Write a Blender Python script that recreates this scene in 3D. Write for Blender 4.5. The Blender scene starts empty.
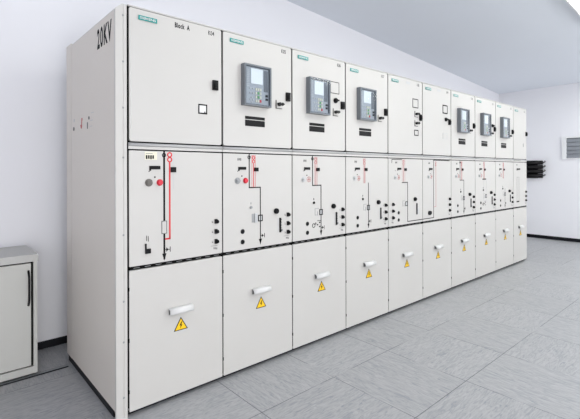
import bpy, bmesh, math, random
from mathutils import Vector, Matrix
random.seed(7)
SC = bpy.context.scene
C = SC.collection
PI = math.pi

# ------------------------------------------------------------------ materials
def mat(name, col, rough=0.5, metal=0.0, spec=0.5, bump=0.0, bscale=60.0, var=0.0, vscale=3.0,
        alpha=1.0, emit=None, estr=0.0, coat=0.0):
    m = bpy.data.materials.new(name); m.use_nodes = True
    nt = m.node_tree; N = nt.nodes; L = nt.links
    b = N['Principled BSDF']
    b.inputs['Base Color'].default_value = (*col, 1)
    b.inputs['Roughness'].default_value = rough
    b.inputs['Metallic'].default_value = metal
    b.inputs['Specular IOR Level'].default_value = spec
    b.inputs['Coat Weight'].default_value = coat
    b.inputs['Alpha'].default_value = alpha
    if emit:
        b.inputs['Emission Color'].default_value = (*emit, 1)
        b.inputs['Emission Strength'].default_value = estr
    if bump or var:
        tc = N.new('ShaderNodeTexCoord')
    if var:
        n = N.new('ShaderNodeTexNoise'); n.inputs['Scale'].default_value = vscale
        n.inputs['Detail'].default_value = 5
        L.new(tc.outputs['Object'], n.inputs['Vector'])
        mx = N.new('ShaderNodeMix'); mx.data_type = 'RGBA'
        mx.inputs[6].default_value = (*[c * (1 - var) for c in col], 1)
        mx.inputs[7].default_value = (*[min(1, c * (1 + var)) for c in col], 1)
        L.new(n.outputs['Fac'], mx.inputs[0]); L.new(mx.outputs[2], b.inputs['Base Color'])
    if bump:
        n2 = N.new('ShaderNodeTexNoise'); n2.inputs['Scale'].default_value = bscale
        n2.inputs['Detail'].default_value = 3
        L.new(tc.outputs['Object'], n2.inputs['Vector'])
        bp = N.new('ShaderNodeBump'); bp.inputs['Strength'].default_value = bump
        bp.inputs['Distance'].default_value = 0.01
        L.new(n2.outputs['Fac'], bp.inputs['Height']); L.new(bp.outputs['Normal'], b.inputs['Normal'])
    return m

PAINT = mat('cabinet_paint', (0.55, 0.538, 0.522), 0.42, bump=0.03, bscale=350, var=0.012)
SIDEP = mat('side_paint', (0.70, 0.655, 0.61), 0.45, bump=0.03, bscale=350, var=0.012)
BLACK = mat('black_plastic', (0.005, 0.005, 0.006), 0.5, spec=0.2)
RUBBER = mat('black_rubber', (0.006, 0.006, 0.006), 0.9, spec=0.05)
INK = mat('black_ink', (0.006, 0.006, 0.007), 0.7, spec=0.15)
REDINK = mat('red_ink', (0.62, 0.02, 0.03), 0.5)
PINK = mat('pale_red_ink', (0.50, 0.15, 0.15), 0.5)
REDBTN = mat('red_plastic', (0.62, 0.012, 0.035), 0.3)
WHITE = mat('white_plastic', (0.66, 0.66, 0.66), 0.4)
LABEL = mat('beige_label', (0.72, 0.70, 0.58), 0.6)
GREYP = mat('grey_plastic', (0.30, 0.31, 0.32), 0.4)
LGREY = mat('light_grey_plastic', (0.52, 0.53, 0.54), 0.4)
STEEL = mat('steel', (0.55, 0.56, 0.57), 0.35, metal=0.9)
BANDG = mat('band_grey', (0.45, 0.45, 0.455), 0.4, metal=0.15)
TEAL = mat('teal_plate', (0.0, 0.27, 0.25), 0.4)
YELLOW = mat('warning_yellow', (0.90, 0.56, 0.01), 0.45)
RELAYG = mat('relay_housing_grey', (0.15, 0.165, 0.185), 0.35)
RELAYF = mat('relay_front_grey', (0.41, 0.435, 0.465), 0.4)
SCREEN = mat('relay_screen', (0.90, 0.93, 0.93), 0.35)
GREEN = mat('green_led', (0.12, 0.40, 0.15), 0.35)
WALL = mat('wall_paint', (0.87, 0.872, 0.915), 0.85, bump=0.06, bscale=180, var=0.012, vscale=1.3)
CEIL = mat('ceiling_paint', (0.81, 0.85, 0.92), 0.9, bump=0.05, bscale=120, var=0.015, vscale=0.9)
BASEB = mat('black_baseboard', (0.006, 0.007, 0.010), 0.5, spec=0.2)
SBOARD = mat('sideboard_grey', (0.56, 0.56, 0.535), 0.5, bump=0.02, bscale=300, var=0.02)
SBTOP = mat('sideboard_top', (0.52, 0.52, 0.505), 0.45, bump=0.02, bscale=300, var=0.02)
SLAT = mat('louvre_grey', (0.28, 0.30, 0.33), 0.45, metal=0.2)
DARK = mat('dark_void', (0.03, 0.032, 0.035), 0.8)
FRAMEW = mat('white_frame', (0.83, 0.84, 0.86), 0.5)
ALU = mat('aluminium_strip', (0.33, 0.35, 0.36), 0.3, metal=0.8)
DIFF = mat('lamp_diffuser', (0.85, 0.9, 0.87), 0.4, emit=(0.985, 1.0, 0.945), estr=8.5)
STRIPG = mat('strip_dark_grey', (0.17, 0.17, 0.175), 0.6)
PLATEW = mat('plate_white', (0.70, 0.70, 0.70), 0.5)
KNOBG = mat('knob_grey_brown', (0.15, 0.14, 0.13), 0.45)
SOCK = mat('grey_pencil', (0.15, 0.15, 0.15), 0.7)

def acrylic():
    m = bpy.data.materials.new('smoked_acrylic'); m.use_nodes = True
    nt = m.node_tree; N = nt.nodes; L = nt.links
    N.remove(N['Principled BSDF'])
    g = N.new('ShaderNodeBsdfGlossy'); g.inputs['Roughness'].default_value = 0.08
    t = N.new('ShaderNodeBsdfTransparent'); t.inputs['Color'].default_value = (0.90, 0.92, 0.94, 1)
    f = N.new('ShaderNodeFresnel'); f.inputs['IOR'].default_value = 1.45
    mx = N.new('ShaderNodeMixShader')
    ge = N.new('ShaderNodeNewGeometry'); iv = N.new('ShaderNodeMath'); iv.operation = 'SUBTRACT'; iv.inputs[0].default_value = 1.0
    L.new(ge.outputs['Backfacing'], iv.inputs[1])
    ml = N.new('ShaderNodeMath'); ml.operation = 'MULTIPLY'; L.new(f.outputs[0], ml.inputs[0]); L.new(iv.outputs[0], ml.inputs[1])
    L.new(ml.outputs[0], mx.inputs[0]); L.new(t.outputs[0], mx.inputs[1]); L.new(g.outputs[0], mx.inputs[2])
    L.new(mx.outputs[0], N['Material Output'].inputs['Surface'])
    return m
ACRYL = acrylic()

def floor_mat():
    m = bpy.data.materials.new('marbled_vinyl_tiles'); m.use_nodes = True
    nt = m.node_tree; N = nt.nodes; L = nt.links
    b = N['Principled BSDF']
    def math_(op, a, bb=None, cc=None):
        n = N.new('ShaderNodeMath'); n.operation = op
        for i, v in enumerate((a, bb, cc)):
            if v is None: continue
            if isinstance(v, (int, float)): n.inputs[i].default_value = v
            else: L.new(v, n.inputs[i])
        return n.outputs[0]
    tc = N.new('ShaderNodeTexCoord')
    sep = N.new('ShaderNodeSeparateXYZ'); L.new(tc.outputs['Object'], sep.inputs[0])
    U = math_('DIVIDE', math_('SUBTRACT', sep.outputs['X'], -0.02), 0.592)
    V = math_('DIVIDE', math_('SUBTRACT', sep.outputs['Y'], 0.155), 0.597)
    iu, iv = math_('FLOOR', U), math_('FLOOR', V)
    fu, fv = math_('FRACT', U), math_('FRACT', V)
    # per-tile random
    cmb = N.new('ShaderNodeCombineXYZ'); L.new(iu, cmb.inputs[0]); L.new(iv, cmb.inputs[1])
    wn = N.new('ShaderNodeTexWhiteNoise'); wn.noise_dimensions = '2D'; L.new(cmb.outputs[0], wn.inputs['Vector'])
    chk = math_('MODULO', math_('ABSOLUTE', math_('ADD', iu, iv)), 2.0)
    # streak coordinates: rotated by 90 degrees in alternate tiles
    ua = math_('ADD', math_('MULTIPLY', sep.outputs['X'], chk), math_('MULTIPLY', sep.outputs['Y'], math_('SUBTRACT', 1.0, chk)))
    va = math_('ADD', math_('MULTIPLY', sep.outputs['Y'], chk), math_('MULTIPLY', sep.outputs['X'], math_('SUBTRACT', 1.0, chk)))
    sc = N.new('ShaderNodeCombineXYZ')
    L.new(math_('MULTIPLY', ua, 8.0), sc.inputs[0]); L.new(math_('MULTIPLY', va, 46.0), sc.inputs[1])
    L.new(math_('MULTIPLY', wn.outputs['Value'], 37.0), sc.inputs[2])
    n1 = N.new('ShaderNodeTexNoise'); n1.inputs['Scale'].default_value = 1.0; n1.inputs['Detail'].default_value = 6
    n1.inputs['Roughness'].default_value = 0.62; n1.inputs['Distortion'].default_value = 2.2
    L.new(sc.outputs[0], n1.inputs['Vector'])
    ramp = N.new('ShaderNodeValToRGB')
    e = ramp.color_ramp.elements
    e[0].position = 0.27; e[0].color = (0.20, 0.222, 0.25, 1)
    e[1].position = 0.75; e[1].color = (0.45, 0.45, 0.46, 1)
    e2 = ramp.color_ramp.elements.new(0.5); e2.color = (0.355, 0.358, 0.37, 1)
    L.new(n1.outputs['Fac'], ramp.inputs[0])
    # per-tile value
    tv = math_('ADD', 0.97, math_('MULTIPLY', wn.outputs['Value'], 0.06))
    mul = N.new('ShaderNodeMix'); mul.data_type = 'RGBA'; mul.blend_type = 'MULTIPLY'; mul.inputs[0].default_value = 1
    ctv = N.new('ShaderNodeCombineColor')
    for i in range(3): L.new(tv, ctv.inputs[i])
    L.new(ramp.outputs[0], mul.inputs[6]); L.new(ctv.outputs[0], mul.inputs[7])
    # seams
    eu = math_('MINIMUM', fu, math_('SUBTRACT', 1.0, fu))
    ev = math_('MINIMUM', fv, math_('SUBTRACT', 1.0, fv))
    ed = math_('MINIMUM', eu, ev)
    ns = N.new('ShaderNodeTexNoise'); ns.inputs['Scale'].default_value = 1.7; L.new(tc.outputs['Object'], ns.inputs['Vector'])
    w = math_('MINIMUM', math_('MULTIPLY', math_('SUBTRACT', ns.outputs['Fac'], 0.44), 0.06), 0.0042)
    seam = math_('LESS_THAN', ed, w)
    sm = N.new('ShaderNodeMix'); sm.data_type = 'RGBA'
    L.new(math_('MULTIPLY', seam, 0.85), sm.inputs[0]); L.new(mul.outputs[2], sm.inputs[6]); sm.inputs[7].default_value = (0.07, 0.075, 0.085, 1)
    L.new(sm.outputs[2], b.inputs['Base Color'])
    b.inputs['Roughness'].default_value = 0.38
    b.inputs['Specular IOR Level'].default_value = 0.5
    bp = N.new('ShaderNodeBump'); bp.inputs['Strength'].default_value = 0.05; bp.inputs['Distance'].default_value = 0.005
    L.new(n1.outputs['Fac'], bp.inputs['Height']); L.new(bp.outputs['Normal'], b.inputs['Normal'])
    return m
FLOORM = floor_mat()

# ------------------------------------------------------------------ mesh helpers
def add_box(bm, x0, x1, y0, y1, z0, z1, mi=0):
    vs = [bm.verts.new((x, y, z)) for x in (x0, x1) for y in (y0, y1) for z in (z0, z1)]
    fs = []
    for q in ((0, 1, 3, 2), (4, 6, 7, 5), (0, 4, 5, 1), (2, 3, 7, 6), (0, 2, 6, 4), (1, 5, 7, 3)):
        f = bm.faces.new([vs[i] for i in q]); f.material_index = mi; fs.append(f)
    return fs

def add_cyl(bm, p0, p1, r0, r1=None, n=20, mi=0, smooth=True):
    if r1 is None: r1 = r0
    p0, p1 = Vector(p0), Vector(p1); d = (p1 - p0).normalized()
    a = d.orthogonal().normalized(); b = d.cross(a)
    R0 = [bm.verts.new(p0 + r0 * (math.cos(t) * a + math.sin(t) * b)) for t in [2 * PI * i / n for i in range(n)]]
    R1 = [bm.verts.new(p1 + r1 * (math.cos(t) * a + math.sin(t) * b)) for t in [2 * PI * i / n for i in range(n)]]
    for i in range(n):
        f = bm.faces.new((R0[i], R0[(i + 1) % n], R1[(i + 1) % n], R1[i])); f.material_index = mi; f.smooth = smooth
    f = bm.faces.new(R0[::-1]); f.material_index = mi
    f = bm.faces.new(R1); f.material_index = mi

def add_tube(bm, pts, r, n=10, mi=0):
    pts = [Vector(p) for p in pts]; rings = []
    for i, p in enumerate(pts):
        d = (pts[min(i + 1, len(pts) - 1)] - pts[max(i - 1, 0)]).normalized()
        a = d.cross(Vector((1, 0.01, 0.02)));
        if a.length < 1e-3: a = d.cross(Vector((0, 1, 0)))
        a.normalize(); b = d.cross(a)
        rings.append([bm.verts.new(p + r * (math.cos(2 * PI * k / n) * a + math.sin(2 * PI * k / n) * b)) for k in range(n)])
    for A, B in zip(rings, rings[1:]):
        for k in range(n):
            f = bm.faces.new((A[k], A[(k + 1) % n], B[(k + 1) % n], B[k])); f.smooth = True; f.material_index = mi
    bm.faces.new(rings[0][::-1]).material_index = mi; bm.faces.new(rings[-1]).material_index = mi

def add_ring(bm, cx, cz, ro, ri, y0, y1, n=20, mi=0):
    """flat annulus facing -y, with thickness"""
    V = []
    for y in (y0, y1):
        for r in (ro, ri):
            V.append([bm.verts.new((cx + r * math.cos(2 * PI * k / n), y, cz + r * math.sin(2 * PI * k / n))) for k in range(n)])
    for k in range(n):
        j = (k + 1) % n
        for A, B in ((V[0], V[1]), (V[2], V[3]), (V[0], V[2]), (V[1], V[3])):
            bm.faces.new((A[k], A[j], B[j], B[k])).material_index = mi

def add_prism(bm, poly, y0, y1, mi=0):
    """polygon in x-z extruded in y"""
    A = [bm.verts.new((x, y0, z)) for x, z in poly]; B = [bm.verts.new((x, y1, z)) for x, z in poly]
    n = len(poly)
    bm.faces.new(A).material_index = mi; bm.faces.new(B[::-1]).material_index = mi
    for i in range(n):
        bm.faces.new((A[i], B[i], B[(i + 1) % n], A[(i + 1) % n])).material_index = mi

def rrect(x0, x1, z0, z1, r, n=5):
    out = []
    for cx, cz, a0 in ((x1 - r, z1 - r, 0), (x0 + r, z1 - r, PI / 2), (x0 + r, z0 + r, PI), (x1 - r, z0 + r, 1.5 * PI)):
        for k in range(n + 1):
            a = a0 + PI / 2 * k / n
            out.append((cx + r * math.cos(a), cz + r * math.sin(a)))
    return out

MESH = {}
def finish(bm, key, mats, bevel=0.0, seg=2):
    if bevel:
        es = [e for e in bm.edges if len(e.link_faces) == 2 and e.calc_face_angle(0) > 0.6]
        bmesh.ops.bevel(bm, geom=es, offset=bevel, segments=seg, affect='EDGES', profile=0.6)
    bmesh.ops.recalc_face_normals(bm, faces=bm.faces)
    me = bpy.data.meshes.new(key)
    bm.to_mesh(me); bm.free()
    for m in (mats if isinstance(mats, (list, tuple)) else [mats]): me.materials.append(m)
    return me

def obj(name, build, mats, parent=None, loc=(0, 0, 0), bevel=0.0, key=None, label=None):
    """one mesh object; loc is in the frame of the top-level thing; meshes with the same key are shared"""
    k = key
    if k is None or k not in MESH:
        bm = bmesh.new(); build(bm); me = finish(bm, name, mats, bevel)
        if k: MESH[k] = me
    else: me = MESH[k]
    o = bpy.data.objects.new(name, me); C.objects.link(o)
    l = Vector(loc)
    if parent is not None:
        o.parent = parent
        p = parent; off = Vector((0, 0, 0))
        while p is not None and p.parent is not None:
            off += p.location; p = p.parent
        l = l - off
    o.location = l
    if label: o['label'] = label
    return o

def box(name, x0, x1, y0, y1, z0, z1, m, parent=None, bevel=0.0, key=None, label=None):
    """box whose origin is its lower-left-front corner"""
    return obj(name, lambda bm: add_box(bm, 0, x1 - x0, 0, y1 - y0, 0, z1 - z0), m, parent, (x0, y0, z0), bevel, key, label)

def tag(o, label=None, cat=None, group=None, kind=None):
    if label: o['label'] = label
    if cat: o['category'] = cat
    if group: o['group'] = group
    if kind: o['kind'] = kind
    return o

def empty(name, loc, label, cat, group=None):
    o = bpy.data.objects.new(name, None); C.objects.link(o); o.location = loc
    o.empty_display_size = 0.1
    return tag(o, label, cat, group)

def struct(name, build, m, bevel=0.0):
    o = obj(name, build, m, None, (0, 0, 0), bevel); o['kind'] = 'structure'; return o

def text_mesh(s, h, w=None, bold=0.0, ext=0.0004, space=1.0):
    """lettering lying in x-z, facing -y, lower-left corner at the origin, cap height h, width w"""
    cu = bpy.data.curves.new('lettering', 'FONT'); cu.body = s; cu.size = 1.0; cu.extrude = 0.0; cu.offset = bold; cu.space_character = space
    cu.resolution_u = 3
    o = bpy.data.objects.new('lettering_tmp', cu); C.objects.link(o)
    dg = bpy.context.evaluated_depsgraph_get(); dg.update()
    me = bpy.data.meshes.new_from_object(o.evaluated_get(dg))
    bpy.data.objects.remove(o); bpy.data.curves.remove(cu)
    xs = [v.co.x for v in me.vertices]; ys = [v.co.y for v in me.vertices]
    x0, x1, y0, y1 = min(xs), max(xs), min(ys), max(ys)
    sz = h / (y1 - y0); sx = (w / (x1 - x0)) if w else sz
    bm = bmesh.new(); bm.from_mesh(me); bpy.data.meshes.remove(me)
    for v in bm.verts: v.co = Vector(((v.co.x - x0) * sx, 0, (v.co.y - y0) * sz))
    r = bmesh.ops.extrude_face_region(bm, geom=bm.faces[:])
    bmesh.ops.translate(bm, vec=(0, -ext, 0), verts=[e for e in r['geom'] if isinstance(e, bmesh.types.BMVert)])
    return bm

def text_obj(name, s, h, w, m, parent, loc, bold=0.0, label=None, rotz=0.0, space=1.0):
    k = ('t', s, h, w, bold)
    if k not in MESH: MESH[k] = finish(text_mesh(s, h, w, bold, space=space), name, m)
    o = obj(name, None, m, parent, loc, key=k, label=label)
    o.rotation_euler = (0, 0, rotz)
    return o

# ------------------------------------------------------------------ setting
XL, XR, YF, YB = -2.4, 8.3, -4.6, 1.335
def zc(x, y): return 3.475 - 0.060 * x - 0.01 * y         # the ceiling falls gently to the right
HT = 3.72
struct('floor', lambda bm: add_box(bm, XL, XR, YF, YB, -0.1, 0), FLOORM)
def ceil_b(bm):
    v = [bm.verts.new((x, y, zc(x, y) + d)) for d in (0, 0.12) for x, y in ((XL, YF), (XR, YF), (XR, YB), (XL, YB))]
    for q in ((0, 1, 2, 3), (7, 6, 5, 4), (0, 4, 5, 1), (1, 5, 6, 2), (2, 6, 7, 3), (3, 7, 4, 0)): bm.faces.new([v[i] for i in q])
struct('ceiling', ceil_b, CEIL)
def wall_poly(bm, axis, p, t, a0, a1):
    """wall slab at axis=p (thickness t outwards), its top meeting the ceiling slope"""
    c = []
    for q in (p, p + t):
        for a, z in ((a0, 0), (a1, 0), (a1, None), (a0, None)):
            x, y = (q, a) if axis == 'x' else (a, q)
            px, py = (p, a) if axis == 'x' else (a, p)
            c.append(bm.verts.new((x, y, zc(px, py) if z is None else -0.1)))
    for q in ((0, 1, 2, 3), (7, 6, 5, 4), (0, 4, 5, 1), (1, 5, 6, 2), (2, 6, 7, 3), (3, 7, 4, 0)): bm.faces.new([c[i] for i in q])
struct('wall_back', lambda bm: wall_poly(bm, 'y', YB, 0.15, XL, XR), WALL)
struct('wall_left', lambda bm: wall_poly(bm, 'x', XL, -0.15, YF, YB), WALL)
struct('wall_right', lambda bm: wall_poly(bm, 'x', XR, 0.15, YF, YB), WALL)
# front wall behind the camera, with three window openings
# an unseen door added at the left for fill light, and three windows
WINS = [(-2.1, 0.3, .12, 2.05), (1.2, 3.0, .95, 2.55), (3.5, 5.3, .95, 2.55), (5.8, 7.6, .95, 2.55)]
def front_b(bm):
    xs = [XL] + [v for w in WINS for v in w[:2]] + [XR]
    for i in range(0, len(xs), 2):
        add_box(bm, xs[i], xs[i + 1], YF - 0.15, YF, -0.1, zc(xs[i + 1], YF))
    for a, b, WZ0, WZ1 in WINS:
        add_box(bm, a, b, YF - 0.15, YF, -0.1, WZ0); add_box(bm, a, b, YF - 0.15, YF, WZ1, zc(b, YF))
struct('wall_front', front_b, WALL)
for i, (a, b, WZ0, WZ1) in enumerate(WINS):
    def wf(bm):
        for x0, x1, z0, z1 in ((a, a + .05, WZ0, WZ1), (b - .05, b, WZ0, WZ1), (a, b, WZ0, WZ0 + .05), (a, b, WZ1 - .05, WZ1),
                               ((a + b) / 2 - .03, (a + b) / 2 + .03, WZ0, WZ1)):
            add_box(bm, x0, x1, YF - 0.11, YF - 0.05, z0, z1)
    struct('window_%d' % i if i else 'door_1', wf, FRAMEW)
struct('baseboard_right', lambda bm: add_box(bm, XR - 0.012, XR, YF, YB, 0, 0.065), BASEB, 0.003)
struct('baseboard_back', lambda bm: add_box(bm, XL, XR - 0.012, YB - 0.012, YB, 0, 0.055), BASEB, 0.003)
# metal edging of the cable trench cover along the back wall
def strip_b(bm):
    add_box(bm, XL, -0.09, 0.872, 0.884, 0, 0.004, 1); add_box(bm, XL, -0.09, 0.884, 0.902, 0, 0.007, 0)
    add_box(bm, XL, -0.09, 0.902, 0.912, 0, 0.004, 1)
struct('trim_1', strip_b, [ALU, BASEB])

# ------------------------------------------------------------------ switchgear
GRP = 'switchgear cubicles in the row'
W = 0.6
YD = 0.0                                            # front face of the doors
def plate(bm, x0, x1, z0, z1, y0, y1, r=0.012): add_prism(bm, rrect(x0, x1, z0, z1, r), y0, y1)

def door(name, root, w, z0, z1, gap, key, r):
    return obj(name, lambda bm: plate(bm, gap, w - gap, z0, z1, 0, 0.02, r), PAINT, root, bevel=0.0035, key=key)

def latch(root, door_, x, z0, z1):
    def b(bm):
        add_box(bm, 0, 0.036, -0.016, 0, 0, z1 - z0)
        add_box(bm, 0.008, 0.028, -0.024, -0.014, 0.012, (z1 - z0) * 0.72)
    obj('latch', b, BLACK, door_, (x, 0, z0), 0.003, key=('latch', round(z1 - z0, 3)), label='black swing latch')

def logo(door_):
    p = box('nameplate', 0.057, 0.164, -0.003, 0, 2.187, 2.211, TEAL, door_, 0.001, key='logo', label='teal maker nameplate with white capitals')
    # lettering is part of the plate's own mesh
    return p
def logo_mesh():
    bm = text_mesh('SIEMENS', 0.0145, 0.092, 0.028)
    for v in bm.verts: v.co += Vector((0.0075, -0.003, 0.005))
    for f in bm.faces: f.material_index = 1
    add_box(bm, 0, 0.107, -0.003, 0, 0, 0.0245, 0)
    MESH['logo'] = finish(bm, 'nameplate', [TEAL, WHITE])
logo_mesh()

def relay(root):
    X0, X1, Z0, Z1, D = 0.146, 0.373, 1.783, 2.059, 0.042
    w, h = X1 - X0, Z1 - Z0
    def hb(bm):
        # open box: back, four walls, and a front face set back behind the cover
        add_box(bm, 0, w, -D + 0.016, 0, 0, h, 0)
        for x0, x1, z0, z1 in ((0, 0.013, 0, h), (w - 0.013, w, 0, h), (0.013, w - 0.013, 0, 0.013), (0.013, w - 0.013, h - 0.013, h)):
            add_box(bm, x0, x1, -D, -D + 0.016, z0, z1, 0)
        # paler front sheet with side columns
        add_box(bm, 0.016, w - 0.016, -D + 0.0145, -D + 0.016, 0.016, h - 0.016, 1)
    r = obj('protection_relay', hb, [RELAYG, RELAYF], root, (X0, 0, Z0), key='relay', label='dark grey protection relay')
    yb = -D + 0.0145
    box('relay_display', X0 + .060, X0 + .158, yb - .004, yb, Z0 + .150, Z0 + .252, SCREEN, r, 0.001, key='rdisp', label='pale display screen')
    def strip(bm):
        for k in range(10): add_box(bm, 0, 0.022, -.003, 0, 0.012 * k, 0.012 * k + 0.006)
    obj('led_column', strip, LGREY, r, (X0 + .024, yb, Z0 + .128), key='rled')
    box('relay_sidebar', X0 + .170, X0 + .204, yb - .003, yb, Z0 + .105, Z0 + .250, RELAYG, r, 0.001, key='rside')
    def keys(bm):
        for i in range(3):
            for j in range(4):
                add_box(bm, .018 * i, .018 * i + .012, -.005, 0, .026 * j, .026 * j + .017, (2 if j == 0 and i == 2 else 1 if i == 1 and j in (1, 2) else 0))
    obj('keypad', keys, [LABEL, GREEN, REDBTN], r, (X0 + .098, yb, Z0 + .028), key='rkeys', label='keypad with pale, green and red keys')
    def cur(bm):
        for px, pz in ((0, 0), (.022, 0), (.011, .016), (.011, -.016), (0, .045), (.022, .045), (0, .075), (.022, .075)):
            add_cyl(bm, (px, 0, pz), (px, -.005, pz), .006, n=12)
    obj('cursor_pad', cur, LGREY, r, (X0 + .055, yb, Z0 + .042), key='rcur')
    for z in (.046, .070):
        box('relay_port', X0 + .185, X0 + .203, yb - .006, yb, Z0 + z, Z0 + z + .015, BLACK, r, 0.001, key='rbtn', label='black port')
    box('relay_cover', X0 + .006, X1 - .006, -D - .002, -D, Z0 + .006, Z1 - .006, ACRYL, r, key='rcov', label='clear smoked cover')
    return r

def label_bars(door_):
    for z0, z1 in ((1.6955, 1.7155), (1.649, 1.690)):
        box('label_bar', .178, .344, -.0025, 0, z0, z1, BLACK, door_, key=('lb', z0), label='black label bar under the relay')

def lever(door_, x=.474, z=1.823):
    def b(bm):
        add_box(bm, -.030, -.025, -.004, 0, -.028, .028)
        add_box(bm, -.030, .028, -.004, 0, -.032, -.028)
        add_cyl(bm, (0, 0, 0), (0, -.02, 0), .013, n=16)
        add_box(bm, -.028, .024, -.028, -.018, -.006, .006)
        add_prism(bm, [(.016, -.012), (.034, 0), (.016, .012)], -.028, -.018)
    obj('key_switch', b, BLACK, door_, (x, 0, z), key='lever', label='black lever key switch')

def star_knob(door_, x=.473, z=1.916):
    def b(bm):
        add_cyl(bm, (0, 0, 0), (0, -.012, 0), .021, n=20)
        add_box(bm, -.02, .02, -.03, -.01, -.006, .006)
        add_cyl(bm, (0, -.012, 0), (0, -.024, 0), .015, .012, n=12)
    obj('rotary_switch', b, BLACK, door_, (x, 0, z), key='star', label='black rotary switch')

def outline(name, door_, x0, x1, z0, z1, t=.0035, fill=WHITE, line=INK, dot=False, label=None):
    w, h = x1 - x0, z1 - z0
    def b(bm):
        add_box(bm, 0, w, -.0015, 0, 0, h, 0)
        for a0, a1, c0, c1 in ((0, t, 0, h), (w - t, w, 0, h), (0, w, 0, t), (0, w, h - t, h)):
            add_box(bm, a0, a1, -.0022, -.001, c0, c1, 1)
        if dot: add_cyl(bm, (w * .72, 0, h * .2), (w * .72, -.004, h * .2), .004, n=10, mi=1)
    obj(name, b, [fill, line], door_, (x0, 0, z0), key=(name, round(w, 3), round(h, 3), t, line.name, dot), label=label)

# --- control panel pieces
def line_mesh(bm, pts, t, y=-.0009):
    for (xa, za), (xb, zb) in zip(pts, pts[1:]):
        h = t / 2
        add_box(bm, min(xa, xb) - h, max(xa, xb) + h, y, 0, min(za, zb) - h, max(za, zb) + h)

def mimic(panel, pts, key, arrow=True, t=.0075, earth=True, circle=True):
    def b(bm):
        line_mesh(bm, pts, t)
        x, z = pts[-1]
        if arrow: add_prism(bm, [(x - .013, z + .028), (x, z - .012), (x + .013, z + .028)], -.0012, 0)
        if earth:
            add_box(bm, x, x + .035, -.001, 0, z + .047, z + .051)
            add_prism(bm, [(x + .012, z + .036), (x + .026, z + .049), (x + .012, z + .062)], -.0012, 0)
            add_box(bm, x + .034, x + .038, -.001, 0, z + .034, z + .064)
        if circle: add_ring(bm, pts[0][0] - .001, pts[0][1] - .018, .0125, .008, -.002, 0)
    obj('mimic_line', b, INK, panel, key=key, label='black single line diagram')

def red_line(panel, key, x0=.233, x1=.262, z0=1.236, z1=1.452, mt=REDINK, strong=True):
    def b(bm):
        c = (x0 + x1) / 2
        for x in (x0, x1): add_box(bm, x - .0012, x + .0012, -.0008, 0, z0, z1)
        add_box(bm, x0, x1, -.0008, 0, z1 - .002, z1)
        add_ring(bm, c - .001, z1 - .016, .0125, .0075, -.0015, 0); add_ring(bm, c - .001, z1 - .042, .0125, .0075, -.0015, 0)
        add_box(bm, c - .003, c + .003, -.0012, 0, z0, z1 - .055)
    obj('busbar_diagram', b, mt, panel, key=key, label='red busbar diagram strip')

def ind_label(panel, wide):
    def b(bm):
        add_box(bm, 0, .072, -.0012, 0, 0, .046, 0)
        for k in range(4): add_box(bm, .006 + .0125 * k, .015 + .0125 * k, -.0018, -.001, .004 + .002 * (k % 2), .026, 1)
        add_box(bm, .006, .045, -.0016, -.001, .034, .0365, 2)
    if wide: obj('type_label', b, [LABEL, INK, SOCK], panel, (.092, 0, 1.410), key='ilabw', label='beige label with dark symbols')
    else:
        def b2(bm):
            for k in range(3): add_box(bm, .011 * k, .011 * k + .007, -.0012, 0, .002 * (k % 2), .017, 0)
            add_box(bm, -.003, .034, -.001, 0, .024, .026, 1)
        obj('type_label', b2, [SOCK, LGREY], panel, (.116, 0, 1.414), key='ilabn', label='small grey printed symbols')

def knobs(panel, faint=False):
    def kb(bm):
        add_ring(bm, 0, 0, .022, .016, -.003, 0)
        add_cyl(bm, (0, 0, 0), (0, -.010, 0), .0165, n=20); add_box(bm, -.014, .014, -.020, -.008, -.004, .004)
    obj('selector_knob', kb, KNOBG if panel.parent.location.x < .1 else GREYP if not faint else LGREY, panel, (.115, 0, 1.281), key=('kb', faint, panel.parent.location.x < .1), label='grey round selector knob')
    def rb(bm):
        add_cyl(bm, (0, 0, 0), (0, -.004, 0), .019, n=20); add_cyl(bm, (0, -.004, 0), (0, -.014, 0), .0165, .014, n=20)
    if not faint:
        obj('push_button', rb, REDBTN, panel, (.179, 0, 1.281), key='rb', label='red push button')
    else:
        def rr(bm):
            for k in range(8):
                a = 2 * PI * k / 8
                add_box(bm, .018 * math.cos(a) - .0035, .018 * math.cos(a) + .0035, -.002, 0, .018 * math.sin(a) - .0035, .018 * math.sin(a) + .0035)
            add_box(bm, -.006, .006, -.003, 0, -.006, .006)
        obj('push_button', rr, PINK, panel, (.172, 0, 1.281), key='rr', label='small red marked button')
    box('indicator_dot', .146, .154, -.002, 0, 1.308, 1.316, INK, panel, key='dots')
    box('indicator_dot', .114, .119, -.002, 0, 1.342, 1.347, INK, panel, key='dots2')

def slot_bar(panel, x0=.121, x1=.184, z0=1.354, z1=1.373):
    def b(bm):
        add_box(bm, 0, x1 - x0, -.004, 0, 0, z1 - z0); add_box(bm, 0, .009, -.004, 0, -.008, 0)
    obj('position_indicator', b, BLACK, panel, (x0, 0, z0), key=('sb', round(x1 - x0, 3)), label='black position indicator slot')
def sq(panel, x=.268, z=1.356, w=.034, h=.026):
    box('lock_button', x - w / 2, x + w / 2, -.008, 0, z - h / 2, z + h / 2, BLACK, panel, .002, key=('sq', w, h), label='black lock button')
    
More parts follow.
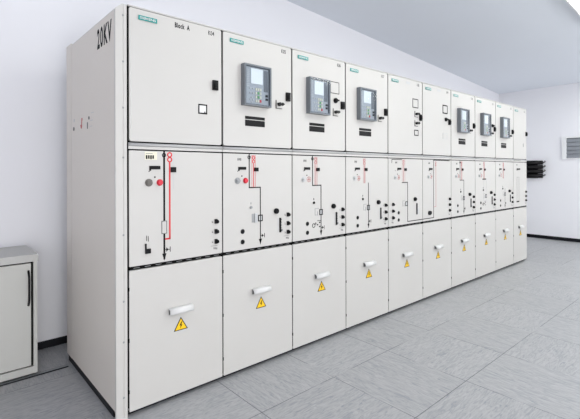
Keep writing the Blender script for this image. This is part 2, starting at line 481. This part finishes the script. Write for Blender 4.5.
def plugs(panel, x=.556):
    for z in (1.030, .967, .904):
        def b(bm):
            add_box(bm, -.013, .003, -.010, 0, -.017, .012)
            add_prism(bm, [(-.006, .013), (.011, .004), (.013, -.013), (-.006, -.017)], -.014, -.003)
            add_cyl(bm, (.006, -.008, -.004), (.006, -.019, -.004), .005, n=12)
            add_box(bm, -.032, -.024, -.001, 0, -.010, -.006); add_box(bm, -.032, -.027, -.001, 0, -.002, .002)
        obj('voltage_test_plug', b, BLACK, panel, (x, 0, z), key='plug', label='black capped test plug')
    def tb(bm):
        for k in range(3): add_box(bm, .010 * k, .010 * k + .006, -.001, 0, -.002 * k, .012 - .002 * k)
        add_box(bm, -.02, .03, -.001, 0, .020, .022)
    obj('printed_mark', tb, SOCK, panel, (x - .02, 0, .853), key='pmark')

def truck_set(panel):
    """earthing knob, slot, actuating openings, switch symbol"""
    def kn(bm):
        add_cyl(bm, (0, 0, 0), (0, -.014, 0), .0195, n=20); add_cyl(bm, (0, -.014, 0), (0, -.022, 0), .013, n=16)
    obj('operating_knob', kn, BLACK, panel, (.443, 0, 1.060), key='kn', label='black round knob')
    def sl(bm):
        add_box(bm, -.007, .007, -.006, 0, 0, .104, 0)
        for k in range(5): add_box(bm, .010, .014, -.002, 0, .008 + .02 * k, .014 + .02 * k, 0)
        add_box(bm, .014, .020, -.006, 0, .006, .022, 1)
        add_box(bm, -.020, -.014, -.001, 0, .004, .100, 2)
    obj('lever_slot', sl, [BLACK, GREYP, LGREY], panel, (.482, 0, .905), key='slot', label='black vertical lever slot')
    for z in (.942, .873):
        def s(bm): add_ring(bm, 0, 0, .016, .012, -.002, 0); add_box(bm, -.010, .010, -.003, 0, -.011, .011)
        obj('actuating_socket', s, BLACK, panel, (.155, 0, z), key='sock', label='small black socket')
    def ov(bm):
        add_cyl(bm, (0, 0, 0), (0, -.006, 0), .010, n=14); add_box(bm, -.003, .003, -.002, 0, .022, .034)
    dk = panel.parent.location.x > .9
    obj('indicator_lamp', ov, BLACK if dk else GREYP, panel, (.224, 0, 1.099), key=('ov', dk))

def breaker(panel, style):
    def b(bm):
        if style == 'solid':
            add_box(bm, .232, .252, -.003, 0, .995, 1.054, 1); add_box(bm, .254, .277, -.006, 0, .993, 1.056, 2)
        else:
            for a0, a1, c0, c1 in ((.236, .240, 1.0, 1.054), (.236, .280, 1.050, 1.054), (.236, .262, 1.0, 1.004), (.262, .268, .996, 1.03)):
                add_box(bm, a0, a1, -.001, 0, c0, c1, 1)
        for a0, a1, c0, c1 in ((.284, .292, .998, 1.044), (.316, .324, .998, 1.044), (.284, .324, .998, 1.005), (.284, .324, 1.037, 1.044)):
            add_box(bm, a0, a1, -.0016, 0, c0, c1, 0)
        add_box(bm, .2905, .3175, -.0006, 0, 1.002, 1.038, 3)
    obj('breaker_symbol', b, [INK, GREYP, STEEL, LGREY], panel, key=('brk', style))
def valves(panel):
    def b(bm):
        add_ring(bm, .222, .922, .017, .012, -.0014, 0); add_ring(bm, .243, .936, .008, .004, -.0014, 0)
        add_box(bm, .258, .272, -.001, 0, .920, .930); add_box(bm, .282, .296, -.001, 0, .936, .946); add_box(bm, .282, .296, -.001, 0, .904, .914)
        add_box(bm, .262, .30, -.001, 0, .954, .958)
    obj('earthing_symbol', b, INK, panel, key='valve')

LOWZ0, LOWZ1 = 0.030, 0.800
def lower(root, w, x_grip):
    d = door('lower_door', root, w, LOWZ0, LOWZ1, .0045, ('ld', w), .006)
    def g(bm):
        # curled sheet grip, open below and at both ends
        n = 12; L = .150; H0 = .046
        sp = lambda v, p: math.copysign(abs(v) ** p, v)
        out = [(-.030 * sp(math.sin(.5 * PI * k / n), .6), H0 - .036 * (1 - sp(math.cos(.5 * PI * k / n), .6))) for k in range(n + 1)]
        inn = [(-.0272 * sp(math.sin(.5 * PI * k / n), .6), H0 - .0028 - .0332 * (1 - sp(math.cos(.5 * PI * k / n), .6))) for k in range(n + 1)]
        pr = out + inn[::-1]
        A = [bm.verts.new((0, y, z)) for y, z in pr]; B = [bm.verts.new((L, y, z)) for y, z in pr]
        m = len(pr)
        for i in range(m):
            j = (i + 1) % m; f = bm.faces.new((A[i], A[j], B[j], B[i])); f.smooth = i != n and i != m - 1
            f.material_index = 1 if n < i < m - 1 else 0  # inside of the curl coloured dark for its shade
        for V in (A, B):
            for i in range(n): bm.faces.new((V[i], V[i + 1], V[m - 2 - i], V[m - 1 - i]))
        add_box(bm, .004, L - .004, -.001, 0, .008, H0 - .004, 1)  # dark backing plate, shade of the hollow put into the colour
    obj('grip_handle', g, [WHITE, STRIPG], d, (x_grip - .076, 0, .500), key='grip', label='pale curled grip handle')
    def s(bm):
        add_prism(bm, [(-.045, 0), (.045, 0), (0, .078)], -.0012, 0, 0)
        add_prism(bm, [(-.0365, .005), (.0365, .005), (0, .068)], -.0018, -.001, 1)
        add_prism(bm, [(.003, .050), (-.010, .028), (-.002, .029), (-.004, .010), (.009, .033), (.001, .032), (.009, .050)], -.0024, -.0015, 0)
    obj('warning_sign', s, [INK, YELLOW], d, (x_grip + .003, 0, .402), key='warn', label='yellow triangular high voltage sign')
    for z in (.70, .42, .14):
        def h(bm): add_box(bm, 0, .004, -.002, .003, 0, .020)
        obj('hinge', h, RUBBER, d, (.0005, 0, z - .010), key='hinge')
    return d

def carcass(root, w, first):
    def b(bm):
        add_box(bm, .0, w, .034, 1.0, .06, 2.256)
    obj('carcass', b, PAINT, root, bevel=0, key=('car', w))
    def gk(bm):
        add_box(bm, 0, w, .021, .034, .05, 2.249)
        for x0, x1 in ((0.0005, .0035), (w - .0035, w - .0005)): add_box(bm, x0, x1, .004, .021, .05, 2.249)
    obj('door_gasket', gk, RUBBER, root, key=('gsk', w), label='black rubber door seal')
    box('plinth', 0, w, .036, .98, 0, .058, BASEB, root, key=('pl', w), label='black recessed plinth')
    box('top_trim', 0, w, .0, .034, 2.249, 2.256, PAINT, root, key=('tt', w))
    # grey rounded bar and pale sill between upper door and control panel
    def band(bm):
        n = 8
        pr = [(.02, 1.503)] + [(.0 - .007 * math.sin(PI * k / n), 1.503 - .020 * k / n) for k in range(n + 1)] + [(.02, 1.483)]
        A = [bm.verts.new((.002, y, z)) for y, z in pr]; B = [bm.verts.new((w - .002, y, z)) for y, z in pr]
        for i in range(len(pr)):
            j = (i + 1) % len(pr); bm.faces.new((A[i], A[j], B[j], B[i])).smooth = True
        bm.faces.new(A); bm.faces.new(B[::-1])
    obj('divider_bar', band, BANDG, root, key=('band', w), label='grey divider bar')
    box('divider_sill', .002, w - .002, -.001, .02, 1.468, 1.483, PAINT, root, .001, key=('sill', w))
    def slots(bm):
        add_box(bm, .002, w - .002, .008, .02, .803, .819, 0)
        for k in range(9):
            x = .03 + (w - .09) * k / 8
            add_box(bm, x, x + .034, .006, .009, .809, .813, 1)
    obj('slotted_strip', slots, [RUBBER, STRIPG], root, key=('slots', w), label='dark slotted strip')

def cubicle(i, w, label):
    root = empty('switchgear_cubicle', (W * i, 0, 0), label, 'switchgear cabinet', GRP)
    carcass(root, w, i == 0)
    up = door('upper_door', root, w, 1.511, 2.245, .0068, ('ud', w), .012)
    logo(up)
    cp = obj('control_panel', lambda bm: plate(bm, .0045, w - .0045, .822, 1.460, 0, .02, .005), PAINT, root, bevel=.002, key=('cp', w))
    lower(root, w, .305 if w > .55 else .255)
    return root, up, cp

LAB = [
    'nearest switchgear cubicle, its upper door marked Block A, its grey side panel lettered 20KV',
    'second switchgear cubicle from the near end, with relay, beside the Block A door',
    'third switchgear cubicle from the near end, with relay, boxed label and rotary switch',
    'fourth switchgear cubicle, its relay door just before the two doors without relays',
    'fifth switchgear cubicle, no relay, two key switches stacked under a boxed label',
    'sixth switchgear cubicle, no relay, one rotary switch under a boxed label',
    'seventh switchgear cubicle, nearest of the three far cubicles with relays',
    'eighth switchgear cubicle, middle one of the three far cubicles with relays',
    'ninth switchgear cubicle, last one with a relay, beside the blank end cubicle',
    'narrower blank cubicle at the far end of the switchgear row, nearest the black rack',
]
STD = [(.2105, 1.456), (.2105, 1.233), (.304, 1.233), (.304, .850)]
for i in range(10):
    w = W if i < 9 else .51
    root, up, cp = cubicle(i, w, LAB[i])
    n = i + 1
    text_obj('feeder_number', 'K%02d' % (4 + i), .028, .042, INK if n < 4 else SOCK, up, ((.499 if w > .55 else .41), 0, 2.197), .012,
             label='feeder number lettering')
    relayed = n in (2, 3, 4, 7, 8, 9)
    if relayed:
        relay(root); label_bars(up); lever(up, .474 if n < 7 else .455)
    if n == 1:
        text_obj('block_lettering', 'Block  A', .031, .096, INK, up, (.275, 0, 2.193), .04, label='black Block A lettering', space=1.15)
        latch(root, up, .526, 1.856, 1.917)
        outline('rating_plate', up, .427, .489, 1.698, 1.759, .008, PLATEW, INK, True, 'small white rating plate with dark border')
    else:
        latch(root, up, (.538 if n < 10 else .465), 1.853, 1.915)
    if n == 3:
        outline('boxed_label', up, .414, .520, 1.972, 2.068, .005, PAINT, INK, False, 'boxed label with dark outline'); star_knob(up)
    if n == 8: star_knob(up, .492, 1.925)
    if n == 5:
        outline('boxed_label', up, .415, .519, 1.975, 2.066, .008, PAINT, INK, False, 'boxed label with dark outline')
        lever(up, .483, 1.916); lever(up, .483, 1.823)
        outline('rating_plate', up, .444, .521, 1.697, 1.756, .009, PAINT, INK, False, 'small outlined plate')
    if n == 6:
        outline('boxed_label', up, .412, .520, 1.970, 2.066, .012, PAINT, INK, False, 'boxed label with dark outline'); star_knob(up, .477, 1.908)
        outline('rating_plate', up, .417, .511, 1.693, 1.755, .006, PAINT, LGREY, False, 'faint small plate')
    if n in (5, 6):
        box('title_label', .30, .37, -.0008, 0, 2.197, 2.220, LGREY, up, key='titl', label='faint grey title label')
    if n == 10:
        box('key_slot', .37, .381, -.004, 0, 1.69, 1.74, GREYP, up, key='kslot')
    # --- control panel
    if n == 1:
        ind_label(cp, True); slot_bar(cp, .118, .182, 1.356, 1.376); knobs(cp)
        mimic(cp, [(.206, 1.456), (.206, .842)], 'mim1', t=.011, earth=True)
        def rl(bm):
            add_ring(bm, .240, 1.441, .016, .009, -.0016, 0); add_ring(bm, .240, 1.413, .016, .009, -.0016, 0)
            line_mesh(bm, [(.240, 1.398), (.240, .955)], .0095); line_mesh(bm, [(.240, .953), (.212, .953)], .009)
        obj('busbar_diagram', rl, REDINK, cp, label='red busbar diagram line')
        box('guide_line', .2625, .2655, -.0008, 0, 1.24, 1.452, LGREY, cp)
        sq(cp, .262, 1.354, .032, .030)
        outline('switch_symbol', cp, .189, .222, 0.984, 1.059, .004, PAINT, SOCK, False)
        def ls(bm):
            add_box(bm, 0, .030, -.012, 0, 0, .026); add_box(bm, 0, .008, -.006, 0, .026, .056)
            add_box(bm, .008, .011, -.001, 0, .070, .10); add_box(bm, .018, .021, -.001, 0, .066, .096)
        obj('actuating_socket', ls, BLACK, cp, (.092, 0, .884), label='black socket with guide pin')
        plugs(cp, .553)
    elif n in (2, 3, 4, 7, 8, 9):
        far = n > 4
        ind_label(cp, False); slot_bar(cp); knobs(cp, n != 2); sq(cp)
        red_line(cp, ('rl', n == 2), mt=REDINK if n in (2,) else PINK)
        if n == 4: mimic(cp, [(.304, 1.236), (.304, .850)], 'mim4', circle=False)
        elif n == 8: mimic(cp, [(.2105, 1.236), (.300, 1.236)], 'mim8', arrow=False, earth=False, circle=False, t=.014)
        elif n == 9: mimic(cp, [(.304, 1.10), (.304, .850)], 'mim9', circle=False, t=.004)
        else: mimic(cp, STD, 'mims')
        if n == 8:
            for x in (.235, .315): box('guide_line', x, x + .006, -.0008, 0, .95, 1.225, LGREY, cp, key='gl8')
        breaker(cp, 'solid' if n == 2 else 'open')
        if n in (3, 8): valves(cp)
        truck_set(cp); plugs(cp, .558 if n < 7 else .552)
    elif n == 5:
        ind_label(cp, False); slot_bar(cp, .150, .212, 1.354, 1.373); knobs(cp, True); sq(cp, .285)
        red_line(cp, 'rl5', .232, .278, mt=PINK)
        mimic(cp, [(.060, 1.420), (.060, 1.452), (.225, 1.452)], 'mim5a', arrow=False, earth=False, circle=False, t=.006)
        mimic(cp, [(.229, 1.230), (.324, 1.230), (.324, .846), (.594, .846)], 'mim5', arrow=False, earth=False, circle=False)
        breaker(cp, 'open'); 
        def kn(bm): add_cyl(bm, (0, 0, 0), (0, -.014, 0), .021, n=20); add_cyl(bm, (0, -.014, 0), (0, -.022, 0), .013, n=16)
        obj('operating_knob', kn, BLACK, cp, (.449, 0, 1.060), key='kn', label='black round knob')
        def sl5(bm): add_box(bm, -.008, .008, -.006, 0, 0, .112)
        obj('lever_slot', sl5, BLACK, cp, (.488, 0, .904), label='black vertical lever slot')
        box('side_mark', .500, .528, -.0015, 0, .910, .965, LGREY, cp)
        for z in (.942, .873):
            obj('actuating_socket', None, BLACK, cp, (.170, 0, z), key='sock', label='small black socket')
        plugs(cp, .075)
    elif n == 6:
        ind_label(cp, False); slot_bar(cp, .128, .192, 1.352, 1.372); knobs(cp, True)
        mimic(cp, [(.006, .846), (.2175, .846), (.2175, 1.455), (.56, 1.455)], 'mim6', arrow=False, earth=False, circle=False)
        def rl6(bm):
            line_mesh(bm, [(.266, 1.40), (.266, .960), (.226, .960)], .0045)
            add_ring(bm, .262, 1.43, .013, .008, -.0016, 0); add_ring(bm, .262, 1.404, .013, .008, -.0016, 0)
        obj('busbar_diagram', rl6, PINK, cp, label='thin red busbar diagram line')
        def bs(bm): add_cyl(bm, (0, 0, 0), (0, -.014, 0), .022, n=18); add_box(bm, 0, .034, -.012, 0, -.016, .016)
        obj('actuating_socket', bs, BLACK, cp, (.128, 0, .902), label='large black socket')
        plugs(cp, .562)
    else:
        ind_label(cp, False); slot_bar(cp, .125, .245, 1.352, 1.374)
        def fr(bm):
            for x0, x1, z0, z1 in ((.13, .134, .905, 1.25), (.205, .209, .905, 1.25), (.13, .209, 1.246, 1.25)): add_box(bm, x0, x1, -.001, 0, z0, z1)
        obj('mimic_line', fr, SOCK, cp, label='thin grey diagram outline')
        box('position_bar', .12, .205, -.005, 0, .888, .906, BLACK, cp)
        plugs(cp, .470)
    if n == 1:
        # side cladding towards the camera, with its pale front corner post and rear post
        XS = -.068
        def sp(bm):
            add_box(bm, XS, XS + .03, .0145, .872, .054, 2.213)
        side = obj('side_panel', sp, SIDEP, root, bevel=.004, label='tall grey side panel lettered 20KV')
        def fp(bm):
            poly = [(XS, .003), (XS + .003, 0), (-.030, 0), (-.026, .003), (-.022, 0), (-.007, 0), (-.005, .003), (-.005, .014), (XS, .014)]
            A = [bm.verts.new((x, y, .0)) for x, y in poly]
            B = [bm.verts.new((x, y, 2.213 if x < XS + .002 else 2.222 if x < XS + .01 else 2.252)) for x, y in poly]
            for k in range(len(poly)):
                j = (k + 1) % len(poly); bm.faces.new((A[k], A[j], B[j], B[k]))
            bm.faces.new(A[::-1]); bm.faces.new(B)
        post = obj('corner_post', fp, PAINT, root, label='pale front corner post')
        def scr(bm): add_cyl(bm, (0, 0, 0), (0, -.003, 0), .006, n=12); add_box(bm, -.004, .004, -.0036, -.002, -.001, .001)
        for z in (.12, .42, .64, 1.0, 1.42, 1.69, 1.94, 2.19):
            obj('screw', scr, GREYP, post, (-.026, .003, z), key='screw')
        def rp(bm): add_box(bm, XS, .0, .878, 1.0, .05, 2.232)
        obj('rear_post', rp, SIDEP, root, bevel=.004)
        def roof(bm):
            # bevelled roof edge over the cladding
            pr = [(XS + .002, 2.213), (XS + .03, 2.213), (0, 2.205), (0, 2.25), (-.012, 2.25), (XS + .004, 2.222)]
            A = [bm.verts.new((x, .015, z)) for x, z in pr]; B = [bm.verts.new((x, .876, z)) for x, z in pr]
            for k in range(len(pr)):
                j = (k + 1) % len(pr); bm.faces.new((A[k], A[j], B[j], B[k]))
            bm.faces.new(A); bm.faces.new(B[::-1])
        box('side_plinth', XS + .008, -.0005, .062, .99, 0, .048, BASEB, root, label='black plinth under the side panel')
        obj('roof_edge', roof, PAINT, root)
        box('side_filler', XS + .031, -.001, .016, .876, .06, 2.204, RUBBER, root)
        t = text_obj('voltage_lettering', '20KV', .120, .250, INK, side, (XS, .302, 2.058), .03, 'black 20KV lettering', -PI / 2, 1.2)
        def disc(y, z, r, d, m):
            obj('cover_cap', lambda bm: add_cyl(bm, (0, 0, 0), (-d, 0, 0), r, n=14), m, side, (XS, y, z))
        disc(.806, 1.634, .013, .003, SOCK); disc(.80, 1.69, .012, .001, LGREY); disc(.464, 1.676, .010, .003, SOCK)
        def tick(bm):
            add_box(bm, -.001, 0, -.012, .018, 0, .03, 0)
            add_cyl(bm, (-.001, .018, 0), (-.001, .003, -.02), .004, n=6, mi=1); add_cyl(bm, (-.001, -.012, .045), (-.001, 0, -.015), .004, n=6, mi=1)
        obj('sticker', tick, [WHITE, PINK], side, (XS, .622, 1.645), label='small white and red sticker')
        box('sticker', XS - .002, XS, .488, .502, 1.612, 1.652, SOCK, side, label='small dark sticker')
        for y, z in ((.40, 1.70), (.42, 1.655), (.43, 1.62)):
            box('pencil_line', XS - .001, XS, y - .03, y + .02, z, z + .004, LGREY, side, key='pen')

# ------------------------------------------------------------------ sideboard at the left
sb = empty('sideboard', (-.78, 1.1, 0), 'low light grey sideboard against the back wall at the left edge', 'sideboard')
def loc(o):
    return o
SX0, SX1, SY0, SY1 = -1.28, -.270, .90, 1.32
O = Vector((-.78, 1.1, 0))
def sbox(name, x0, x1, y0, y1, z0, z1, m, parent=None, bevel=.002, label=None):
    return box(name, x0 - O.x, x1 - O.x, y0 - O.y, y1 - O.y, z0, z1, m, parent or sb, bevel, label=label)
def sb_body(bm):
    for x0, x1, y0, y1, z0, z1 in ((SX0, SX0 + .022, SY0, SY1, .014, .752), (SX1 - .022, SX1, SY0, SY1, .014, .752),
                                   (SX0 + .022, SX1 - .022, SY1 - .01, SY1, .014, .752), (SX0 + .022, SX1 - .022, SY0 + .02, SY1 - .01, .065, .08)):
        add_box(bm, x0 - O.x, x1 - O.x, y0 - O.y, y1 - O.y, z0, z1)
obj('body', sb_body, SBOARD, sb, bevel=.0015)
sbox('tabletop', SX0 - .005, SX1 + .004, SY0 - .012, SY1, .753, .800, SBTOP, bevel=.004, label='thick grey top slab')
sbox('base_rail', SX0 + .022, SX1 - .022, SY0 + .002, SY0 + .02, .014, .060, SBOARD)
sbox('shadow_gasket', SX0 + .024, SX1 - .024, SY0 + .014, SY0 + .019, .062, .75, RUBBER, bevel=0)  # black sheet standing in for the shade in the door gaps
for k, (a, b) in enumerate(((-.785, -.307), (-1.255, -.790))):
    d = sbox('door', a, b, SY0 - .004, SY0 + .013, .071, .743, SBOARD)
    hx = (b - .014) if k == 0 else (a + .012)
    def hb(bm):
        pts = []
        for q in range(13):
            t = q / 12
            pts.append((hx - O.x, SY0 - .004 - O.y - .030 * min(1, math.sin(PI * t) * 1.8), .468 + .228 * t))
        add_tube(bm, pts, .0065)
    obj('bow_handle', hb, BLACK, d, label='black bow handle')
for x in (SX0 + .05, SX1 - .05):
    for y in (SY0 + .06, SY1 - .06):
        obj('foot', lambda bm: add_cyl(bm, (x - O.x, y - O.y, 0), (x - O.x, y - O.y, .0655), .02), BASEB, sb)

# ------------------------------------------------------------------ things on the right wall
rk = empty('wall_rack', (XR, .80, 1.19), 'black rack of four stacked horizontal tubes on the right wall behind the far cubicle', 'rack')
box('back_rail', -.02, 0, -.20, .26, .0, .35, BLACK, rk)
for k in range(4):
    zz = .046 + .087 * k
    tb = obj('tube', lambda bm: add_cyl(bm, (-.062, -.305, 0), (-.062, .30, 0), .040, n=20), BLACK, rk, (0, 0, zz))
    obj('end_hook', lambda bm: add_tube(bm, [(-.062, -.304, 0), (-.062, -.33, .004), (-.062, -.348, .016), (-.066, -.340, .036)], .010), BLACK, tb, (0, 0, zz), key='hook')

wv = empty('wall_vent', (XR, .18, 1.563), 'white framed grey louvred vent set in the right wall at the picture edge', 'vent')
vw, vh = 1.0, .42
def vf(bm):
    for y0, y1, z0, z1 in ((-.075, 0, 0, vh), (-vw, -vw + .075, 0, vh), (-vw + .075, -.075, vh - .03, vh), (-vw + .075, -.075, -.0, .012)):
        add_box(bm, -.030, 0, y0, y1, z0, z1)
obj('frame', vf, FRAMEW, wv, bevel=.003, label='white frame')
box('backing', -.006, 0, -vw + .07, -.07, .01, vh - .02, DARK, wv)
for k in range(5):
    z = .016 + .074 * k
    def slb(bm):
        v = [bm.verts.new(p) for p in ((-.024, -vw + .076, 0), (-.024, -.076, 0), (-.007, -.076, .071), (-.007, -vw + .076, .071),
                                       (-.022, -vw + .076, 0), (-.022, -.076, 0), (-.005, -.076, .071), (-.005, -vw + .076, .071))]
        for q in ((0, 1, 2, 3), (7, 6, 5, 4), (0, 4, 5, 1), (1, 5, 6, 2), (2, 6, 7, 3), (3, 7, 4, 0)): bm.faces.new([v[i] for i in q])
    obj('slat', slb, SLAT, wv, (0, 0, z), key='slat')

# ------------------------------------------------------------------ ceiling lights
def ceiling_light(x, y, label):
    z = zc(x, y)
    r = empty('ceiling_light', (x, y, z), label, 'ceiling light', 'surface mounted ceiling lights')
    r.rotation_euler = (0, math.atan(0.060), 0)
    L_, B_, H_ = 1.25, .62, .075
    def hs(bm):
        for x0, x1, y0, y1 in ((-L_/2, L_/2, -B_/2, -B_/2 + .02), (-L_/2, L_/2, B_/2 - .02, B_/2), (-L_/2, -L_/2 + .02, -B_/2 + .02, B_/2 - .02), (L_/2 - .02, L_/2, -B_/2 + .02, B_/2 - .02)):
            add_box(bm, x0, x1, y0, y1, -H_, -.003)
        add_box(bm, -L_/2 + .02, L_/2 - .02, -B_/2 + .02, B_/2 - .02, -.012, -.003)
    obj('housing', hs, FRAMEW, r, bevel=.002, key='lh')
    obj('diffuser', lambda bm: add_box(bm, -L_/2 + .021, L_/2 - .021, -B_/2 + .021, B_/2 - .021, -H_ + .004, -H_ + .014), DIFF, r, key='ld_')
ceiling_light(4.68, -1.235, 'greenish white lit ceiling light at the top right corner of the picture')
ceiling_light(1.75, -1.275, 'lit ceiling light above the aisle before the second and third cubicles, out of frame')
ceiling_light(7.3, -1.275, 'lit ceiling light near the right wall, out of frame')
ceiling_light(3.0, -3.2, 'lit ceiling light behind the camera on the left, out of frame')  # this rear row is added to brighten the aisle floor and fronts
ceiling_light(5.2, -3.2, 'middle lit ceiling light of the row behind the camera, out of frame')
ceiling_light(7.3, -3.2, 'lit ceiling light behind the camera at the right wall, out of frame')

# ------------------------------------------------------------------ daylight through the windows behind the camera, fill from the added door
for a, b, WZ0, WZ1 in WINS:
    l = bpy.data.lights.new('window_daylight', 'AREA'); l.shape = 'RECTANGLE'
    l.size = b - a - .1; l.size_y = WZ1 - WZ0 - .1; l.energy = 80 if a < 0 else 34 if a > 5 else 18; l.color = (1.0, .97, .925)
    o = bpy.data.objects.new('window_daylight', l); C.objects.link(o)
    o.location = ((a + b) / 2, YF - .03, (WZ0 + WZ1) / 2); o.rotation_euler = (PI / 2, 0, 0)
wd = bpy.data.worlds.new('world'); SC.world = wd; wd.use_nodes = True
wd.node_tree.nodes['Background'].inputs[0].default_value = (.75, .85, 1, 1)
wd.node_tree.nodes['Background'].inputs[1].default_value = 1.0

# ------------------------------------------------------------------ camera
cd = bpy.data.cameras.new('camera'); cam = bpy.data.objects.new('camera', cd); C.objects.link(cam); SC.camera = cam
cd.sensor_width = 36.0; cd.lens = 412.96 / 580 * 36
cd.shift_y = -(209.5 - 171.07) / 580
cam.location = (-.8347, -2.2679, 1.3442)
cam.rotation_euler = (PI / 2, 0.0028, -.7261)
cd.clip_start = .02

SC.view_settings.view_transform = 'Standard'; SC.view_settings.look = 'None'
SC.view_settings.gamma = 1; SC.view_settings.use_curve_mapping = False
SC.view_settings.exposure = 0.23
